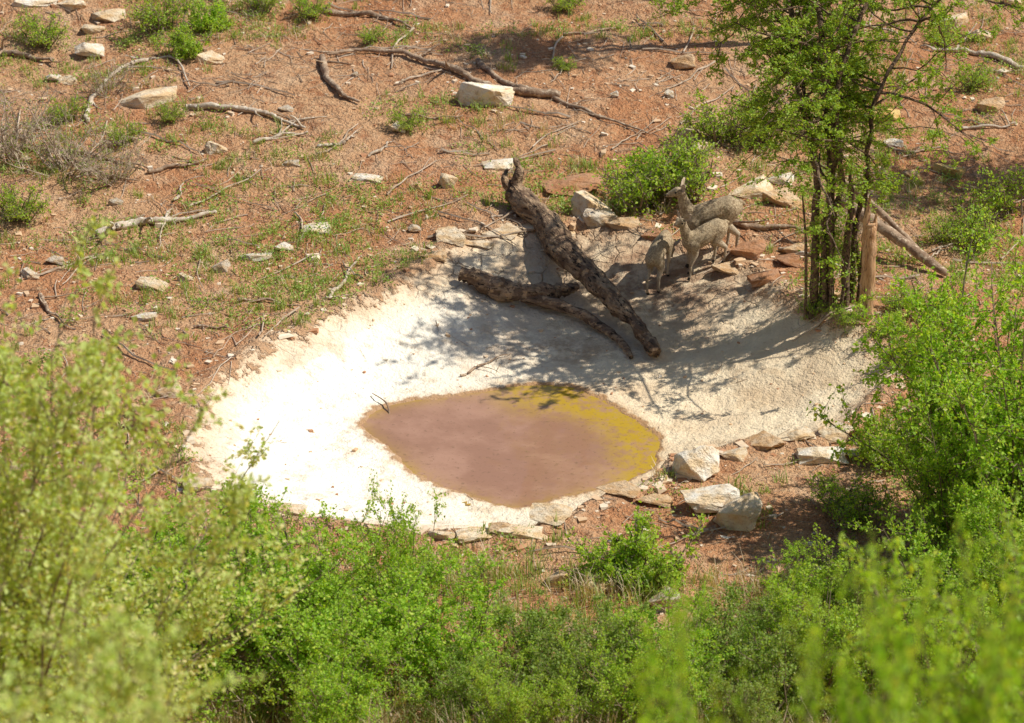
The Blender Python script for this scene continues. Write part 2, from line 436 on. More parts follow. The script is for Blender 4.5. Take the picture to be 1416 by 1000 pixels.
# ------------------------------------------------------------------ logs and branches
def log_obj(name, pts, radii, mat, rough=0.25, k=14, res=10, seed=0, caps=True):
    P = catmull(pts, res); Rr = np.interp(np.linspace(0, 1, len(P)), np.linspace(0, 1, len(radii)), radii)
    V, F = tubes(P[None], Rr[None], k)
    V = V.reshape(len(P), k, 3)
    for i in range(len(P)):
        for j in range(k):
            v = V[i, j]; q = Vector(v)*(0.35/max(Rr[i], 0.02))+Vector((seed*7.3, 0, 0))
            n = noise.noise(q)+0.5*noise.noise(q*2.3)+0.3*noise.noise(q*5)
            V[i, j] = P[i]+(v-P[i])*(1+rough*n)
    bm = bmesh.new()
    vv = [[bm.verts.new(V[i, j]) for j in range(k)] for i in range(len(P))]
    for i in range(len(P)-1):
        for j in range(k):
            bm.faces.new((vv[i][j], vv[i][(j+1) % k], vv[i+1][(j+1) % k], vv[i+1][j]))
    for row, e in ((vv[0], P[0]), (vv[-1], P[-1])):
        c = bm.verts.new(e)
        for j in range(k): bm.faces.new((row[j], row[(j+1) % k], c))
    bmesh.ops.recalc_face_normals(bm, faces=bm.faces)
    me = bpy.data.meshes.new(name); bm.to_mesh(me); bm.free()
    me.materials.append(mat)
    for p in me.polygons: p.use_smooth = True
    ob = bpy.data.objects.new(name, me); col.objects.link(ob); return ob
def join(a, others):
    for o in others:
        bm = bmesh.new(); bm.from_mesh(a.data); bm.from_mesh(o.data); bm.to_mesh(a.data); bm.free()
        d = o.data; bpy.data.objects.remove(o); bpy.data.meshes.remove(d)
def on(u, v, up=0.0):
    p = site(u, v); return p+np.array([0, 0, up])

a0 = on(712, 285, 0.14); a1 = on(912, 500, 0.09)
pts = [a0+(a1-a0)*t+np.array([0, 0, 0.0]) for t in (0, .2, .4, .6, .8, 1)]
for i, t in enumerate((0, .2, .4, .6, .8, 1)):
    pts[i][2] = max(pts[i][2], gz(pts[i][0], pts[i][1])+0.07)
    pts[i][0] += 0.035*math.sin(i*2.1)
L1 = log_obj("fallen_log", pts, [0.12, 0.13, 0.12, 0.115, 0.10, 0.085, 0.06], LOGM, 0.45, 28, 18, 1)
st = log_obj("x", [pts[0]+np.array([0, 0, 0.03]), pts[0]+np.array([0.04, 0.05, 0.2]), pts[0]+np.array([0.0, 0.12, 0.34])], [0.07, 0.05, 0.02], LOGM, 0.4, 10, 6, 2)
st2 = log_obj("x", [pts[0]+np.array([0, 0, 0.0]), pts[0]+np.array([-0.1, 0.05, 0.12]), pts[0]+np.array([-0.08, 0.15, 0.2])], [0.06, 0.04, 0.015], LOGM, 0.4, 10, 6, 3)
join(L1, [st, st2])
L2 = log_obj("weathered_log", [on(636, 392, 0.10), on(680, 408, 0.12), on(725, 422, 0.13), on(765, 422, 0.14), on(800, 416, 0.16)], [0.06, 0.10, 0.11, 0.085, 0.10, 0.07, 0.03], LOG2, 0.5, 20, 12, 5)
b2 = log_obj("x", [on(722, 424, 0.10), on(790, 440, 0.09), on(835, 462, 0.06), on(862, 482, 0.04), on(873, 497, 0.02)], [0.06, 0.055, 0.045, 0.035, 0.02], LOG2, 0.3, 12, 10, 6)
join(L2, [b2])

def gbranch(name, px, rad, mat=None, up=0.02, k=8, seed=0, twigs=2):
    P = catmull([site(*p) for p in px], 6)
    P[:, 2] = full_h(P[:, 0], P[:, 1])
    rs = np.random.default_rng(seed+100)
    P = P+np.cumsum(rs.normal(size=P.shape)*[0.010, 0.010, 0], 0)
    P[:, 2] += rad*0.6+up*np.abs(np.sin(np.linspace(0, 7, len(P))+seed))
    ob = log_obj(name, P, [rad, rad*0.95, rad*0.8, rad*0.55, rad*0.3], mat or BRANCH, 0.45, k, 2, seed)
    oth = []
    for i in range(twigs):
        j = rs.integers(1, len(P)-1); d = rs.normal(size=3)*[1, 1, 0.3]; d[2] = abs(d[2]); d /= np.linalg.norm(d)
        ln = rs.uniform(0.15, 0.45); q = [P[j], P[j]+d*ln*0.5+rs.normal(size=3)*0.02, P[j]+d*ln]
        oth.append(log_obj("x", q, [rad*0.45, rad*0.3, rad*0.12], mat or BRANCH, 0.3, 5, 4, seed+i))
    join(ob, oth); return ob
B = [([(447,82),(448,108),(468,130),(494,146)], .042, BRANCH),
     ([(775,135),(735,130),(690,124),(640,104),(600,90),(555,72),(500,70),(462,76)], .045, BRANCH),
     ([(660,88),(700,122),(760,142),(830,168),(905,192)], .030, BRANCH),
     ([(255,150),(300,152),(350,156),(385,170),(418,182)], .035, BRANCH_P),
     ([(133,330),(180,316),(230,312),(290,302)], .045, BRANCH_P),
     ([(445,18),(500,24),(540,30),(572,42)], .035, BRANCH),
     ([(54,410),(66,432),(92,452)], .022, BRANCH),
     ([(450,414),(472,392),(476,372),(490,356)], .018, BRANCH_P),
     ([(118,172),(124,138),(160,98),(205,82),(240,86),(258,122)], .026, BRANCH_P),
     ([(1416,98),(1370,82),(1330,74),(1285,72)], .035, BRANCH_P),
     ([(350,200),(385,190),(425,184)], .022, BRANCH_P),
     ([(205,240),(250,232),(292,224)], .022, BRANCH),
     ([(510,218),(530,208),(545,196)], .016, BRANCH_P),
     ([(960,300),(1020,312),(1070,320),(1115,322)], .035, BRANCH),
     ([(0,75),(30,80),(75,86)], .04, BRANCH),
     ([(635,520),(670,505),(710,490)], .012, BRANCH),
     ([(1230,205),(1260,212),(1300,206),(1330,215)], .014, BRANCH),
     ([(10,205),(80,212),(150,224),(200,236)], .026, BRANCH),
     ([(270,455),(300,456),(322,460)], .014, BRANCH),
     ([(440,205),(480,200),(500,190)], .018, BRANCH_P),
     ([(330,420),(370,420),(420,430)], .016, BRANCH),
     ([(1100,20),(1180,28),(1270,60)], .02, BRANCH_P),
     ([(560,160),(600,165),(640,160)], .014, BRANCH),
     ([(780,50),(830,46),(860,38)], .014, BRANCH),
     ([(1330,180),(1380,178),(1412,170)], .018, BRANCH_P),
     ([(1080,345),(1130,352),(1180,372),(1260,395)], .02, BRANCH_P),
     ([(240,280),(250,262),(254,250)], .014, BRANCH_P),
     ([(80,200),(110,225),(160,245),(190,252)], .02, BRANCH)]
for i, (p, r_, m_) in enumerate(B): gbranch("dead_branch", p, r_, m_, seed=i, up=0.02, twigs=3 if r_ > .02 else 1)
q = [site(546, 612)+np.array([0, 0, 0.02]), site(540, 590)+np.array([0, 0, .04]), site(535, 565)+np.array([0, 0, .05]), site(515, 548)+np.array([0, 0, .03])]
log_obj("fallen_twig", q, [.010, .010, .008, .004], BRANCH, .3, 6, 6, 3)

# ------------------------------------------------------------------ rocks
def rock_mesh(seed):
    rr = random.Random(seed); bm = bmesh.new()
    for i in range(13):
        v = Vector((rr.gauss(0, 1), rr.gauss(0, 1), rr.gauss(0, 1)))
        m = max(abs(v.x), abs(v.y), abs(v.z)); v = v/(m**0.9*v.length**0.1)
        v *= rr.uniform(0.82, 1.0); bm.verts.new(v*0.5)
    res = bmesh.ops.convex_hull(bm, input=bm.verts)
    kill = [e for e in res['geom_interior'] if isinstance(e, bmesh.types.BMVert)]
    bmesh.ops.delete(bm, geom=kill, context='VERTS')
    bmesh.ops.bevel(bm, geom=list(bm.edges), offset=0.015, segments=1, affect='EDGES')
    bmesh.ops.triangulate(bm, faces=bm.faces)
    bmesh.ops.subdivide_edges(bm, edges=bm.edges, cuts=2, use_grid_fill=True)
    for v in bm.verts:
        q = v.co*3+Vector((seed*3.1, 0, 0)); v.co += v.co.normalized()*(0.06*noise.noise(q)+0.045*noise.noise(q*3))
    me = bpy.data.meshes.new("rock"); bm.to_mesh(me); bm.free(); me.materials.append(ROCK); return me
RM = [rock_mesh(i) for i in range(9)]
WH = (0.94, 0.87, 0.74); TN = (0.76, 0.55, 0.34); RD = (0.54, 0.29, 0.16); GR = (0.74, 0.65, 0.52); YL = (0.78, 0.57, 0.22); CR = (0.90, 0.75, 0.54)
rocks = [(674,152,80,40,WH),(125,84,48,22,WH),(203,152,80,24,CR),(290,93,38,16,CR),(298,215,34,15,CR),(550,188,20,17,WH),(945,100,36,24,TN),
(1370,160,40,22,TN),(1228,172,42,20,YL),(1315,248,48,18,YL),(440,326,44,9,WH),(352,364,48,10,WH),(305,380,28,15,GR),(40,389,26,12,GR),(75,370,26,12,GR),
(620,264,26,24,CR),(510,256,42,9,WH),(692,240,44,13,WH),(957,197,44,18,CR),(968,214,34,14,CR),(1082,290,55,24,TN),(1040,278,70,16,CR),(815,304,60,34,CR),
(790,272,90,16,RD),(828,318,50,26,GR),(1035,362,50,22,RD),(1060,395,44,14,RD),(1235,206,30,10,WH),(1358,60,34,16,CR),(1320,40,40,18,CR),(48,14,60,14,WH),(100,18,44,16,CR),
(150,34,46,16,CR),(128,50,34,12,CR),(212,404,44,12,CR),(197,447,34,10,WH),(622,338,48,14,CR),(573,326,22,14,GR),(392,350,26,8,WH),(1080,258,40,12,WH),(300,8,30,14,CR),
(925,139,14,12,WH),(850,138,12,10,WH),(490,110,10,8,GR),(404,233,20,10,GR),(92,120,30,10,CR),(75,116,26,10,WH),(395,158,22,8,GR),(160,287,20,8,GR),(255,392,24,8,CR),
(965,668,64,50,WH),(985,714,86,38,WH),(1022,738,66,50,CR),(1140,645,64,22,WH),(1156,615,54,24,CR),(1108,612,44,14,CR),(1185,610,30,18,RD),(232,552,40,16,CR),(200,602,44,26,RD),(216,572,38,14,RD),(190,580,26,20,TN),
(660,752,60,10,CR),(722,748,60,14,CR),(612,750,40,10,CR),(690,742,40,10,TN),(780,812,50,24,TN),(830,825,46,22,CR),(922,850,48,34,GR),(1250,645,60,46,GR),(272,684,44,16,CR),(330,704,44,12,CR),
(400,715,50,10,CR),(180,828,36,30,YL),(758,726,70,12,CR),(855,690,60,12,TN),(1015,640,40,12,CR),(1060,625,60,12,TN),(905,705,50,14,TN),(1190,640,40,14,GR),(1370,305,20,12,CR),(1100,355,36,14,TN),(735,322,80,10,CR),(690,330,70,10,CR),(655,345,60,9,CR),(575,265,20,10,TN),(35,230,26,10,CR),(1260,250,26,12,TN),(1400,12,26,14,CR),
(860,322,50,14,TN),(905,335,40,12,RD),(770,330,60,9,CR),(1090,372,40,16,RD),(1010,385,50,14,TN),(600,362,40,8,TN),(1150,418,40,12,TN)]
rr = random.Random(5)
for i, (u, v, wpx, hpx, c_) in enumerate(rocks):
    p = site(u, v-3); dist = np.linalg.norm(p-CAM); s = 1416*FOC/36/dist
    wv = wpx/s; hv = hpx/s*0.95
    ob = bpy.data.objects.new("rock", RM[i % 9]); col.objects.link(ob)
    hz = max(hv, 0.06)
    dy = wv*rr.uniform(0.55, 0.8)
    ob.scale = (wv*1.1, dy*1.05, hz*1.35); ob.rotation_euler = (rr.uniform(-.12, .12), rr.uniform(-.12, .12), rr.choice([0, math.pi])+rr.uniform(-.3, .3))
    ob.location = (p[0], p[1]+dy*0.4, p[2]+hz*0.32)
    k = rr.uniform(0.9, 1.05); ob.color = (c_[0]*k, c_[1]*k, c_[2]*k, 1)

# ------------------------------------------------------------------ scatter: stones, litter, grass
def scatter(n, x0, x1, y0, y1, r, keep):
    x = r.uniform(x0, x1, n); y = r.uniform(y0, y1, n)
    z, a, b = full_h(x, y, True)
    k = keep(x, y, a, b); return x[k], y[k], z[k]
CUBE = np.array([[-1,-1,-1],[1,-1,-1],[1,1,-1],[-1,1,-1],[-1,-1,1],[1,-1,1],[1,1,1],[-1,1,1]], float)
CF = np.array([[0,3,2,1],[4,5,6,7],[0,1,5,4],[1,2,6,5],[2,3,7,6],[3,0,4,7]])
def stones(name, x, y, z, size, r, flat=0.55, sink=0.08):
    n = len(x); V = CUBE[None]*r.uniform(0.45, 1.0, (n, 8, 3))
    s = size[:, None, None]*0.5
    V = V*s*np.stack([r.uniform(.8, 1.5, n), r.uniform(.6, 1, n), np.full(n, flat)*r.uniform(.5, 1.2, n)], 1)[:, None]
    a = r.uniform(0, 6.28, n); c, s_ = np.cos(a)[:, None], np.sin(a)[:, None]
    Vx = V[..., 0]*c-V[..., 1]*s_; Vy = V[..., 0]*s_+V[..., 1]*c
    V = np.stack([Vx+x[:, None], Vy+y[:, None], V[..., 2]+z[:, None]+size[:, None]*sink], -1)
    F = (CF[None]+(np.arange(n)*8)[:, None, None]).reshape(-1, 4)
    mi = np.repeat(r.choice([0, 1, 2], n, p=[.45, .35, .2]), 6)
    return mk(name, V, F, mi, ST)
r = np.random.default_rng(3)
x, y, z = scatter(10000, -6, 6, -6, 11, r, lambda x, y, a, b: (a < -0.02) & (fbm(x*.8, y*.8, 3)+r.uniform(-.2, .2, x.size) > .45))
stones("gravel", x, y, z, r.lognormal(-3.75, 0.55, len(x)).clip(.012, .16), r)
ii = r.integers(0, len(RIM), 900); p = RIM[ii]+r.normal(size=(900, 2))*0.14; cen = RIM.mean(0)
p = p+nrm(p-cen)*0.06
x, y = p[:, 0], p[:, 1]; z, a_, b_ = full_h(x, y, True); k = (a_ < 0.05) & (r.uniform(size=900) < np.where((y < -1.0) & (x > -1.8), .55, .25))
stones("rim_stones", x[k], y[k], z[k], r.lognormal(-3.05, 0.55, k.sum()).clip(.02, .18), r, 0.4, 0.02)
x, y, z = scatter(900, -3.5, 3.8, -3, 3, r, lambda x, y, a, b: (a > 0.05) & (b < -0.05))
stones("plaster_crumbs", x, y, z, r.lognormal(-4.0, 0.5, len(x)).clip(.008, .06), r)

acc = Acc()
def lit(n, l0, l1, rad, keep, mi, seg=3):
    x, y, z = scatter(n, -6, 6, -6.5, 11, r, keep)
    m = len(x); az = r.uniform(0, 6.28, m)
    P = polys(np.stack([x, y, z+rad*1.2], 1), np.stack([np.cos(az), np.sin(az), r.uniform(-.02, .12, m)], 1), r.uniform(l0, l1, m), seg, r, 0.12)
    P[..., 2] = full_h(P[..., 0].ravel(), P[..., 1].ravel()).reshape(P.shape[:2])+rad+np.abs(r.normal(size=P.shape[:2]))*rad*1.5
    acc.add(*tubes(P, rad*r.uniform(.5, 1.3, m)[:, None]*np.linspace(1, .5, seg)[None], 4), mi)
out = lambda x, y, a, b: (a < 0) & (fbm(x*.6+9, y*.6, 3)+r.uniform(-.25, .25, x.size) > .44)
lit(7000, .04, .16, .0035, out, 0); lit(2600, .15, .5, .006, out, 0, 5); lit(420, .4, 1.1, .012, out, 0, 7); lit(2000, .06, .3, .005, out, 1, 4)
lit(500, .03, .2, .003, lambda x, y, a, b: (a > 0) & (b < -.05), 1)
V, F, I = acc.out(); mk("twig_litter", V, F, I, [TWIG_PALE, BRANCH])

def blades(x, y, z, h, wd, r, lean=0.5):
    n = len(x); az = r.uniform(0, 6.28, n); d = np.stack([np.cos(az), np.sin(az), np.zeros(n)], 1)
    sd = np.stack([-d[:, 1], d[:, 0], np.zeros(n)], 1); b = np.stack([x, y, z-.01], 1)
    le = (r.uniform(.05, 1, n)*lean*h)[:, None]; hh = h[:, None]*np.array([0, 0, 1.0])
    m = b+d*le*.35+hh*.6; t = b+d*le+hh*r.uniform(.75, 1, n)[:, None]; w_ = wd*sd*r.uniform(.6, 1.3, n)[:, None]
    V = np.stack([b-w_, b+w_, m+w_*.8, m-w_*.8, t+w_*.12, t-w_*.12], 1)
    i = (np.arange(n)*6)[:, None]
    F = np.concatenate([i+np.array([[0, 1, 2, 3]]), i+np.array([[3, 2, 4, 5]])])
    return V.reshape(-1, 3), F
def tufts(name, n, x0, x1, y0, y1, keep, per, h0, h1, spread, pd=.25, wd=.0035, lean=.7):
    x, y, z = scatter(n, x0, x1, y0, y1, r, keep)
    m = len(x); k = r.integers(per//2, per*2, m); hh = np.repeat(r.uniform(h0, h1, m), k)*r.uniform(.5, 1.1, k.sum())
    X_ = np.repeat(x, k)+r.normal(size=k.sum())*spread; Y_ = np.repeat(y, k)+r.normal(size=k.sum())*spread
    Z_ = full_h(X_, Y_)
    V, F = blades(X_, Y_, Z_, hh, wd, r, lean)
    dry = np.repeat(r.uniform(size=m) < pd, k)
    return mk(name, V, F, np.concatenate([dry, dry]).astype(int), [GRASS_G, GRASS_D])
def green(x, y):
    return (fbm(x*1.1+3, y*1.1+7, 4)+.07*np.exp(-((x+1.9)/1.6)**2-((y-2.2)/1.6)**2)+.10*np.exp(-((x-3.9)/1.2)**2-((y-3.5)/2.5)**2)
            +.08*np.exp(-((x+3.8)/1.1)**2-((y-4.5)/2.5)**2)+.06*np.exp(-((x-1)/1.2)**2-((y-3.6)/.9)**2)-.10*np.exp(-((x-1)/2.2)**2-((y-6.8)/1.7)**2)-.12*np.exp(-((x+2.6)/.9)**2-((y-.3)/.7)**2)-.06*np.exp(-((x+1.6)/1.2)**2-((y-6)/1.2)**2)
            +.08*np.exp(-((x+3.3)/1.6)**2-((y-8.5)/1.3)**2))
tufts("grass", 12500, -6, 6, -4, 11, lambda x, y, a, b: (a < -.03) & (green(x, y)+r.uniform(-.07, .07, x.size) > .56), 10, .04, .14, .035, .2, .0045, 1.0)
tufts("tall_grass", 1500, -3.5, 5, -7.2, -3.9, lambda x, y, a, b: a < -.3, 14, .12, .38, .04, .5, .0035, .8)
x, y, z = scatter(5200, -6, 6, -4.5, 11, r, lambda x, y, a, b: (a < -.03) & (green(x*1.0+.4, y)+fbm(x*1.9+33, y*1.9+7, 2)*.3-.15+r.uniform(-.05, .05, x.size) > .575))
k = r.integers(5, 44, len(x)); n = k.sum(); X_ = np.repeat(x, k)+r.normal(size=n)*.06; Y_ = np.repeat(y, k)+r.normal(size=n)*.06
Z_ = full_h(X_, Y_)+r.uniform(0, .09, n)
V, F = leaves(np.stack([X_, Y_, Z_], 1), .028, r, 1.0); mk("ground_herbs", V, F, None, [leafmat("leaf_herb", (0.20, 0.34, 0.055), (0.33, 0.47, 0.09), (0.50, 0.54, 0.17), .35)])

# ------------------------------------------------------------------ shrubs
SA = shrub_mesh("shrub_a", 1, 1.5, .8, 24, 17000, .031, [TWIG, LEAF_A])
SB = shrub_mesh("shrub_b", 2, 1.5, .7, 20, 15000, .031, [TWIG, LEAF_A], wob=.18)
SBIG = shrub_mesh("shrub_big", 3, 2.6, 1.2, 36, 48000, .036, [TWIG, LEAF_A], nsec=14, seclen=.26, low=.05, stem_r=.018)
SC = shrub_mesh("shrub_c", 4, 1.2, .75, 18, 12000, .030, [TWIG, LEAF_B], wob=.2)
SDD = shrub_mesh("shrub_dead", 5, .8, .9, 18, 500, .025, [TWIG_PALE, LEAF_B], wob=.25, stem_r=.012)
SP = shrub_mesh("shrub_pale", 6, 3.6, 1.3, 28, 32000, .044, [TWIG, LEAF_C], nsec=13, seclen=.22, wob=.16, stem_r=.014)
SLOW = shrub_mesh("shrub_low", 7, .5, .45, 16, 4000, .028, [TWIG, LEAF_A], wob=.25)
SOPEN = shrub_mesh("shrub_open", 8, .6, .6, 12, 1700, .028, [TWIG, LEAF_A], wob=.3, seclen=.4)
def shr(name, me, x, y, s=1, rot=0, sz=None): place(name, me, x, y, s, rot, sz=sz)
for (x, y, s, rt, me, sz) in [(-2.4, -5.1, .95, 0, SA, .88), (-1.8, -5.3, 1.0, 1.3, SB, .9), (-1.3, -5.2, .9, 2.6, SA, .76), (-.85, -4.9, .55, 4.0, SB, .8), (-2.95, -5.3, .95, 5, SB, .88), (-1.5, -6.0, 1.0, 3, SA, .8), (-.5, -5.8, .8, .4, SA, .7), (-2.5, -6.1, 1., 1, SB, .85)]:
    shr("green_bush", me, x, y, s, rt, sz)
p = site(900, 805); shr("green_bush", SLOW, p[0], p[1], 1.35, 0, 1.3)
p = site(845, 800); shr("green_bush", SLOW, p[0], p[1], 1.0, 2)
for (u, v, me, s, rt, sz) in [(1405, 770, SBIG, .95, 0, 1.0), (1320, 760, SBIG, .55, 2, .62), (1375, 740, SA, 1.2, 2, 1.3), (1400, 900, SBIG, .55, 4, .5)]:
    p = site(u, v); shr("green_bush", me, p[0], p[1], s, rt, sz)
for (x, y, s, rt, me) in [(2.9, -5.2, .75, 0, SC), (3.4, -5.0, .8, 1, SA), (4.0, -4.9, .9, 2, SB), (2.3, -5.9, .8, 3, SA), (3.1, -6.2, .7, 4, SA), (1.6, -5.5, .65, 5, SC), (.8, -5.8, .7, 2, SC), (.1, -5.6, .65, 1, SC), (1.2, -6.2, .65, .5, SB), (2.0, -5.0, .5, 1.5, SC), (.5, -6.3, .75, 4, SC), (1.9, -6.4, .75, 2, SC), (-.3, -6.6, .6, 2, SC), (.9, -6.9, .6, 5, SB), (1.6, -7.0, .55, 1, SC), (-1.2, -6.9, .6, 0, SB), (0, -7.0, .5, 3, SA), (2.4, -4.5, .45, 2, SB)]:
    shr("green_bush", me, x, y, s, rt)
for (u, v, s, rt, me) in [(260, 78, .85, 0, SLOW), (235, 45, 1.1, 1, SOPEN), (290, 40, .9, 2, SLOW), (905, 292, 1.35, 1, SOPEN), (965, 268, 1.4, 2, SOPEN), (890, 260, 1.1, 3, SLOW), (930, 250, 1.1, 5, SOPEN), (560, 178, .6, 3, SOPEN), (235, 165, .5, 3, SOPEN), (1010, 205, 1.3, .5, SOPEN), (1060, 190, 1.2, 2.5, SOPEN), (1310, 60, .7, 2, SOPEN), (1290, 440, .8, 4, SOPEN), (1270, 500, 1.0, 2, SLOW), (1360, 340, 1.0, 2, SOPEN), (1300, 330, .7, 4, SOPEN), (1400, 300, 1.2, 1, SOPEN), (1250, 430, .6, 1, SOPEN),
                          (1160, 700, .8, 3, SOPEN), (1200, 730, .9, 1, SOPEN), (1230, 640, 1.0, 1, SLOW), (430, 22, .7, 3, SOPEN), (780, 95, .4, 3, SOPEN), (780, 12, .7, 3, SOPEN), (60, 60, .9, 3, SOPEN), (360, 20, .8, 0, SOPEN), (30, 300, .9, 3, SOPEN), (1130, 440, .5, 0, SOPEN), (1170, 445, .5, 3, SOPEN), (1230, 460, .6, 2, SLOW), (520, 60, .5, 1, SOPEN), (180, 200, .6, 1, SOPEN), (100, 170, .7, 1, SOPEN), (1340, 120, .7, 4, SOPEN)]:
    p = site(u, v); shr("low_shrub", me, p[0], p[1], s, rt)
for (u, v, s, rt) in [(90, 235, 1.0, 0), (20, 215, 1.1, 2), (160, 250, .7, 4), (150, 130, .6, 1), (1180, 330, .6, 2)]:
    p = site(u, v); shr("dry_shrub", SDD, p[0], p[1], s, rt)
for (x, y, s, rt, sz) in [(-3.25, -11.0, .95, 0, 1.06), (-2.75, -11.8, .8, 2, .84), (-2.6, -9.5, .8, 4, .66), (-1.95, -16.6, .6, 1, .60), (-1.7, -17.6, .45, 4, .52)]:
    place("pale_shrub", SP, x, y, s, rt, sz=sz)
for (x, y, s, rt, sz, me) in [(.30, -17.8, .55, 0, 1.55, SC), (.65, -17.7, .55, 2, 1.40, SA), (1.0, -17.8, .6, 1, 1.38, SB), (1.4, -17.6, .7, 3, 1.55, SA), (1.75, -17.6, .7, 5, 1.55, SB), (2.3, -13.0, 1.0, 4, 1.3, SA)]:
    place("hillside_shrub", me, x, y, s, rt, sz=sz)

# ------------------------------------------------------------------ acacia tree
LEAF_T = leafmat("leaf_tree", (0.20, 0.37, 0.035), (0.33, 0.50, 0.055), (0.54, 0.61, 0.11))
def tree(name, base, stems, seed, nbr, nleaf, tmin=.45, brlen=(.5, 1.2), lsize=.028, k=10, back=0.0, epi=14):
    r = np.random.default_rng(seed); acc = Acc(); SP_ = []
    for pts, r0, r1 in stems:
        P = catmull(pts, 8); P = P+np.concatenate([np.zeros((1, 3)), np.cumsum(r.normal(size=(len(P)-1, 3))*.010, 0)])
        rad = np.linspace(r0, r1, len(P))*(1+.18*np.sin(np.arange(len(P))*1.7+seed))
        acc.add(*tubes(P[None], rad[None], k), 0); SP_.append(P)
    S = np.stack([np.stack([np.interp(np.linspace(0, 1, 20), np.linspace(0, 1, len(P)), P[:, c]) for c in range(3)], 1) for P in SP_])
    i1 = r.integers(0, len(S), nbr); t1 = r.uniform(tmin, 1, nbr)
    p1, d1 = along(S, i1, t1); az = r.uniform(0, 6.28, nbr)
    dd = np.stack([np.cos(az), np.sin(az)+back, r.uniform(-.15, .6, nbr)], 1)
    S1 = polys(p1, dd, r.uniform(*brlen, nbr), 8, r, .2, .02)
    acc.add(*tubes(S1, np.linspace(1, .3, 8)[None]*r.uniform(.008, .016, nbr)[:, None], 5), 0)
    i2 = np.repeat(np.arange(nbr), 7); t2 = r.uniform(.2, 1, len(i2)); p2, d2 = along(S1, i2, t2)
    S2 = polys(p2, d2*.6+nrm(r.normal(size=p2.shape)*[1, 1, .6]), r.uniform(.15, .42, len(i2)), 6, r, .2)
    acc.add(*tubes(S2, np.full((len(i2), 6), .0035), 3), 0)
    i3 = np.repeat(np.arange(len(i2)), 3); p3, d3 = along(S2, i3, r.uniform(.2, 1, len(i3)))
    S3 = polys(p3, d3*.6+nrm(r.normal(size=p3.shape)*[1, 1, .5]), r.uniform(.06, .18, len(i3)), 4, r, .2)
    acc.add(*tubes(S3, np.full((len(i3), 4), .002), 3), 0)
    jj = r.integers(0, len(i3), nleaf); C, _ = along(S3, jj, r.uniform(0, 1, nleaf)); C = C+r.normal(size=C.shape)*.012
    ns = nleaf//26; ks = r.integers(0, epi, ns); ci = r.integers(0, len(S), epi); ct = r.uniform(.05, .5, epi); cc_, _ = along(S, ci, ct)
    C = np.concatenate([C, cc_[ks]+r.normal(size=(ns, 3))*[.08, .08, .12]])
    acc.add(*leaves(C, lsize, r, 1.0), 1)
    V, F, I = acc.out()
    ob = mk(name, V, F, I, [BARK, LEAF_T], False); ob.location = base
    return ob
bp = site(1140, 425)
stems = [([(-.12, 0, -.1), (-.13, 0, .9), (-.19, .05, 1.5), (-.34, .25, 2.1), (-.42, .9, 2.8), (-.6, 1.6, 3.3)], .040, .018),
         ([(-.02, .1, -.1), (.02, .1, 1.0), (.0, .1, 1.7), (-.10, .35, 2.5), (-.16, .9, 3.3), (-.1, 1.4, 3.9)], .045, .018),
         ([(.08, .0, -.1), (.06, .0, .8), (.14, .05, 1.4), (.1, .2, 2.2), (.35, .6, 2.8), (.7, 1.3, 3.4)], .035, .015),
         ([(.24, .1, -.1), (.24, .1, .8), (.30, .1, 1.4), (.34, .1, 1.9), (.7, .4, 2.5), (1.2, .6, 3.0)], .030, .012),
         ([(-.06, .1, -.1), (-.12, .1, 1.3), (-.24, .4, 1.9), (-.4, 1.1, 2.3), (-.6, 1.9, 2.5)], .026, .012),
         ([(.0, -.05, -.1), (-.03, -.05, .7), (.04, -.02, 1.2), (.0, .4, 1.9), (-.1, 1.3, 2.5)], .028, .012)]
tree("acacia_tree", bp, stems, 21, 125, 66000, .44, back=.35, lsize=.031)
ds = [log_obj("dead_stems", [bp+np.array([.19, -.05, -.1]), bp+np.array([.17, -.05, .6]), bp+np.array([.2, -.03, 1.05]), bp+np.array([.17, 0, 1.35])], [.042, .038, .032, .028, .012], BARK, .4, 10, 8, 3)]
for (x0, y0, x1, z1, rd) in [(.30, .0, .33, 1.5, .020), (.12, -.12, .20, 1.05, .018), (-.18, -.05, -.26, 1.2, .016), (.36, .1, .20, .95, .022), (.05, -.1, -.03, 1.25, .02)]:
    ds.append(log_obj("x", [bp+np.array([x0, y0, -.1]), bp+np.array([(x0+x1)/2+.02, y0, z1*.5]), bp+np.array([x1, y0+.03, z1])], [rd, rd*.85, rd*.35], BRANCH, .35, 7, 8, int(z1*20)))
join(ds[0], ds[1:])
pp = site(1197, 440)
po = log_obj("split_post", [pp+np.array([0, 0, -.1]), pp+np.array([.0, 0, .35]), pp+np.array([.0, 0, .75]), pp+np.array([-.01, 0, .95])], [.075, .07, .065, .05], POST, .25, 12, 8, 8)
s1 = log_obj("x", [pp+np.array([-.035, 0, .75]), pp+np.array([-.04, 0, 1.0]), pp+np.array([-.02, 0, 1.22])], [.045, .03, .006], POST, .3, 6, 6, 9)
s2 = log_obj("x", [pp+np.array([.03, .02, .75]), pp+np.array([.04, .02, .95]), pp+np.array([.05, .02, 1.05])], [.03, .02, .005], POST, .3, 6, 6, 10)
join(po, [s1, s2])
e1 = site(1308, 385); e0 = site(1160, 340)+np.array([0, 0.1, .45])
log_obj("leaning_log", [e0, e0*.6+e1*.4+np.array([0, 0, .03]), e1+np.array([0, 0, .05])], [.05, .06, .055, .04], BRANCH, .35, 12, 12, 4)
e1 = site(1290, 370); e0 = site(1150, 330)+np.array([0, 0.1, .65])
log_obj("leaning_log", [e0, e0*.6+e1*.4+np.array([0, 0, .06]), e1+np.array([0, 0, .03])], [.02, .03, .03, .02], BRANCH, .35, 8, 10, 5)
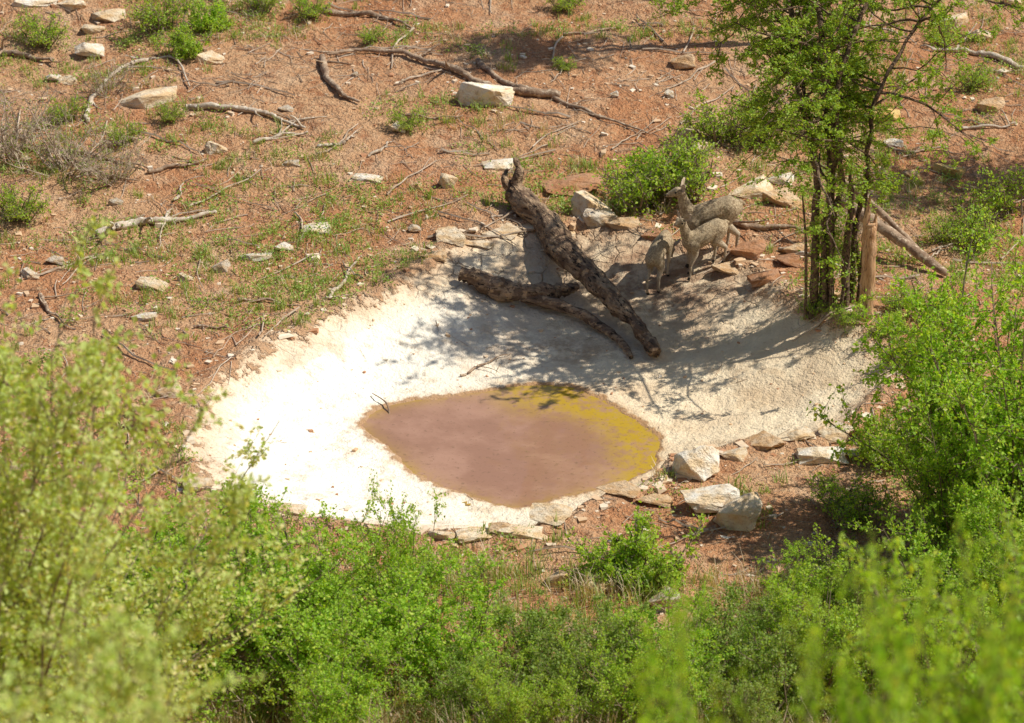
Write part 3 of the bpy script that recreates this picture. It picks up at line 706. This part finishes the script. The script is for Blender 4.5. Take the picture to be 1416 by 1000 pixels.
st2_ = [([(0, 0, -.1), (.1, 0, 1.2), (-.1, .1, 2.2), (-.4, .1, 3.4)], .07, .02), ([(0, .1, -.1), (.2, .1, 1.2), (.5, .1, 2.3), (.9, .1, 3.6)], .06, .02)]
st4_ = [([(0, 0, -.1), (.05, 0, 1.8), (-.05, .0, 3.6), (-.2, .0, 5.0)], .055, .02), ([(.05, .05, -.1), (.12, .1, 1.8), (.15, .1, 3.6), (.4, .1, 5.2)], .045, .02)]
tb = site(1165, 62)
tree("acacia_tree", tb, st4_, 31, 46, 20000, .74, (.35, .8))
tree("acacia_tree", (6.6, 3.8, gz(6.6, 3.8)), st2_, 33, 60, 22000, .5)
st3 = [([(0, 0, -.1), (.1, 0, 2.0), (-.3, .1, 4.2), (-1.0, .1, 6.4)], .13, .03), ([(0, .1, -.1), (.2, .1, 2.2), (.5, .1, 4.3), (.7, .1, 7.0)], .11, .03), ([(0, .1, 1), (.0, .1, 3), (-.1, .3, 4.3), (-.1, .6, 6.6)], .09, .03)]
tree("acacia_tree", (1.1, 12.0, gz(1.1, 12.0)), st3, 35, 80, 26000, .55, (.6, 1.5), .045)

# ------------------------------------------------------------------ klipspringers
coat = M("klipspringer_coat")
cn = coat.noise(55, 3, 0.8)
cc = coat.mix(coat.rng(cn, .38, .62), (0.24, 0.165, 0.095), (0.58, 0.45, 0.285))
cc = coat.mix(coat.rng(coat.noise(7, 3), .4, .62, 0, .5), cc, (0.34, 0.27, 0.18))
cc = coat.mix(coat.attr("pale"), cc, (0.64, 0.54, 0.41))
coat.L(cc, coat.b.inputs['Base Color']); coat.b.inputs['Roughness'].default_value = .9
coat.b.inputs['Specular IOR Level'].default_value = .1
coat.L(coat.bump(cn, .7, .015), coat.b.inputs['Normal'])
DARK = simple("dark_horn", (0.02, 0.018, 0.015), (0.05, 0.04, 0.03), 20, .4)
EARM = simple("ear", (0.40, 0.30, 0.20), (0.60, 0.48, 0.36), 20)
def klip(pos, yaw, s=1.0, head='up', hyaw=0.0, hpitch=0.0, horns=False):
    root = bpy.data.objects.new("klipspringer", None); col.objects.link(root)
    root.location = pos; root.rotation_euler = (0, 0, yaw); root.scale = (s, s, s)
    ca, sa = math.cos(yaw), math.sin(yaw)
    def gl(x, y):
        X_, Y_ = pos[0]+s*(ca*x-sa*y), pos[1]+s*(sa*x+ca*y); return (gz(X_, Y_)-pos[2])/s
    tilt_f = np.mean([gl(.16, .06), gl(.16, -.06)]); tilt_b = np.mean([gl(-.25, .07), gl(-.25, -.07)])
    def body_dz(x): return tilt_b+(tilt_f-tilt_b)*(x+.25)/.41
    S = []
    def chain(pts, n=9):
        for a, b in zip(pts[:-1], pts[1:]):
            for i in range(n+1):
                t = i/n; S.append([a[j]*(1-t)+b[j]*t for j in range(5)])
    T = [(-.25, 0, .47, .095, .9), (-.19, 0, .485, .12, .85), (-.08, 0, .48, .125, .85), (.03, 0, .465, .13, .85), (.12, 0, .455, .13, .78), (.18, 0, .48, .10, .75)]
    chain(T)
    chain([(-.19, 0, .535, .08, .9), (-.05, 0, .545, .07, .9), (.12, 0, .53, .07, .8)])
    if head == 'up':
        nb = [(.17, 0, .50, .100, .75), (.23, 0, .60, .070, .8), (.26, 0, .68, .054, .9), (.275, 0, .745, .047, .95)]; hc = Vector((.28, 0, .755))
    else:
        nb = [(.17, 0, .46, .105, .75), (.27, 0, .42, .070, .8), (.34, 0, .33, .055, .9), (.37, 0, .27, .050, .95)]; hc = Vector((.37, 0, .26))
    chain(nb)
    HR = Matrix.Rotation(hyaw, 3, 'Z') @ Matrix.Rotation(hpitch, 3, 'Y')
    hb = [(0, 0, 0, .050, 1), (.035, 0, .010, .054, .95), (.075, 0, -.003, .041, .85), (.115, 0, -.020, .027, .9), (.14, 0, -.028, .020, 1.0)]
    def hp(p): v = HR @ Vector(p[:3]) + hc; return (v.x, v.y, v.z)
    chain([(*hp(p), p[3], p[4]) for p in hb])
    for sd in (1, -1):
        dx = .03*sd
        gf = gl(.155+dx, .055*sd); 
        bz = body_dz(.155)
        f = lambda z: bz*(z/.43)+gf*(1-z/.43)
        chain([(.145, .06*sd, .44+bz, .08, .7), (.13, .065*sd, .32+f(.32), .044, .8), (.155+dx*.6, .058*sd, .20+f(.20), .0235, 1), (.155+dx*.8, .057*sd, .185+f(.185), .019, 1), (.155+dx, .056*sd, .07+f(.07), .0155, 1), (.16+dx, .056*sd, .05+f(.05), .019, 1), (.172+dx, .056*sd, .02+gf, .015, 1)])
        dx = -.035*sd; gh = gl(-.25+dx, .06*sd); bz2 = body_dz(-.25)
        h_ = lambda z: bz2*(z/.45)+gh*(1-z/.45)
        chain([(-.20, .05*sd, .45+bz2, .105, .65), (-.15, .07*sd, .33+h_(.33), .060, .75), (-.255+dx, .062*sd, .215+h_(.215), .029, .9), (-.255+dx, .062*sd, .195+h_(.195), .022, 1), (-.245+dx, .061*sd, .07+h_(.07), .0165, 1), (-.24+dx, .061*sd, .05+h_(.05), .020, 1), (-.228+dx, .061*sd, .02+gh, .015, 1)])
        for (hx, hz) in ((.18-.003+.03*sd, gf), (-.225-.035*sd, gh)):
            hf = log_obj("hoof", [Vector((hx-.012, .058*sd, hz+.035)), Vector((hx-.002, .058*sd, hz+.015)), Vector((hx+.006, .058*sd, hz+.001))], [.015, .018, .019], DARK, .05, 8, 4)
            hf.parent = root
    chain([(-.31, 0, .51, .035, .8), (-.35, 0, .485, .02, .8)])
    bm = bmesh.new()
    for i, (x, y, z, rad, lf) in enumerate(S):
        trunk = abs(y) <= .03
        dz = 0
        if trunk: dz = body_dz(min(x, .2))
        mm = Matrix.Translation((x, y, z+dz)) @ Matrix.Diagonal((rad, rad*lf, rad, 1))
        bmesh.ops.create_icosphere(bm, subdivisions=2, radius=1.0, matrix=mm)
    me = bpy.data.meshes.new("body"); bm.to_mesh(me); bm.free()
    ob = bpy.data.objects.new("body", me); col.objects.link(ob)
    md = ob.modifiers.new("r", 'REMESH'); md.mode = 'VOXEL'; md.voxel_size = .0065
    md2 = ob.modifiers.new("s", 'SMOOTH'); md2.factor = .6; md2.iterations = 6
    dg = bpy.context.evaluated_depsgraph_get(); dg.update()
    nm = bpy.data.meshes.new_from_object(ob.evaluated_get(dg)); ob.modifiers.clear(); ob.data = nm
    nm.materials.clear(); nm.materials.append(coat.m)
    for p_ in nm.polygons: p_.use_smooth = True
    at = nm.attributes.new("pale", 'FLOAT', 'POINT')
    co = np.zeros(len(nm.vertices)*3); nm.vertices.foreach_get('co', co); co = co.reshape(-1, 3)
    zz = co[:, 2]-np.array([body_dz(v) for v in co[:, 0]])
    pale = np.clip((.38-zz)/.1, 0, 1)*np.where((np.abs(co[:, 0]) < .12), .9, .45)
    at.data.foreach_set('value', pale.astype(np.float32)); ob.parent = root
    up = Vector((0, 0, body_dz(.2)))
    for sd in (1, -1):
        base = hp((.0, .036*sd, .034)); ax = HR @ Vector((-.25, .62*sd, .78)); ax.normalize()
        fw = (HR @ Vector((.8, .5*sd, 0))).normalized(); side = ax.cross(fw).normalized()
        bm = bmesh.new(); rows = []
        for i in range(7):
            t = i/6; wv = .032*math.sin(math.pi*(t*.86+.12))**.8+.002
            c = Vector(base)+up+ax*(.115*t)
            rows.append([bm.verts.new(c+side*wv*q-fw*(.012*(1-q*q))) for q in (-1, -.5, 0, .5, 1)])
        for a, b in zip(rows[:-1], rows[1:]):
            for j in range(4): bm.faces.new((a[j], a[j+1], b[j+1], b[j]))
        me = bpy.data.meshes.new("ear"); bm.to_mesh(me); bm.free(); me.materials.append(EARM)
        e = bpy.data.objects.new("ear", me); col.objects.link(e); e.parent = root
        so = e.modifiers.new("t", 'SOLIDIFY'); so.thickness = .005
        bm = bmesh.new(); bmesh.ops.create_uvsphere(bm, u_segments=10, v_segments=8, radius=.013)
        me = bpy.data.meshes.new("eye"); bm.to_mesh(me); bm.free(); me.materials.append(DARK)
        e = bpy.data.objects.new("eye", me); col.objects.link(e); e.location = Vector(hp((.055, .039*sd, .018)))+up; e.parent = root
    nb_ = Vector(hp((.150, 0, -.026)))+up
    bm = bmesh.new(); bmesh.ops.create_uvsphere(bm, u_segments=10, v_segments=8, radius=.016)
    me = bpy.data.meshes.new("nose"); bm.to_mesh(me); bm.free(); me.materials.append(DARK)
    e = bpy.data.objects.new("nose", me); col.objects.link(e); e.location = nb_; e.scale = (.8, 1, .8); e.parent = root
    return root
pa = site(978, 355); klip(pa, math.radians(184), .98, 'up', math.radians(-5))
pb = site(970, 376); klip(pb, math.radians(205), .80, 'up', math.radians(25), math.radians(5))
pcn = site(912, 390); klip(pcn, math.radians(68), .80, 'down', 0, math.radians(55))
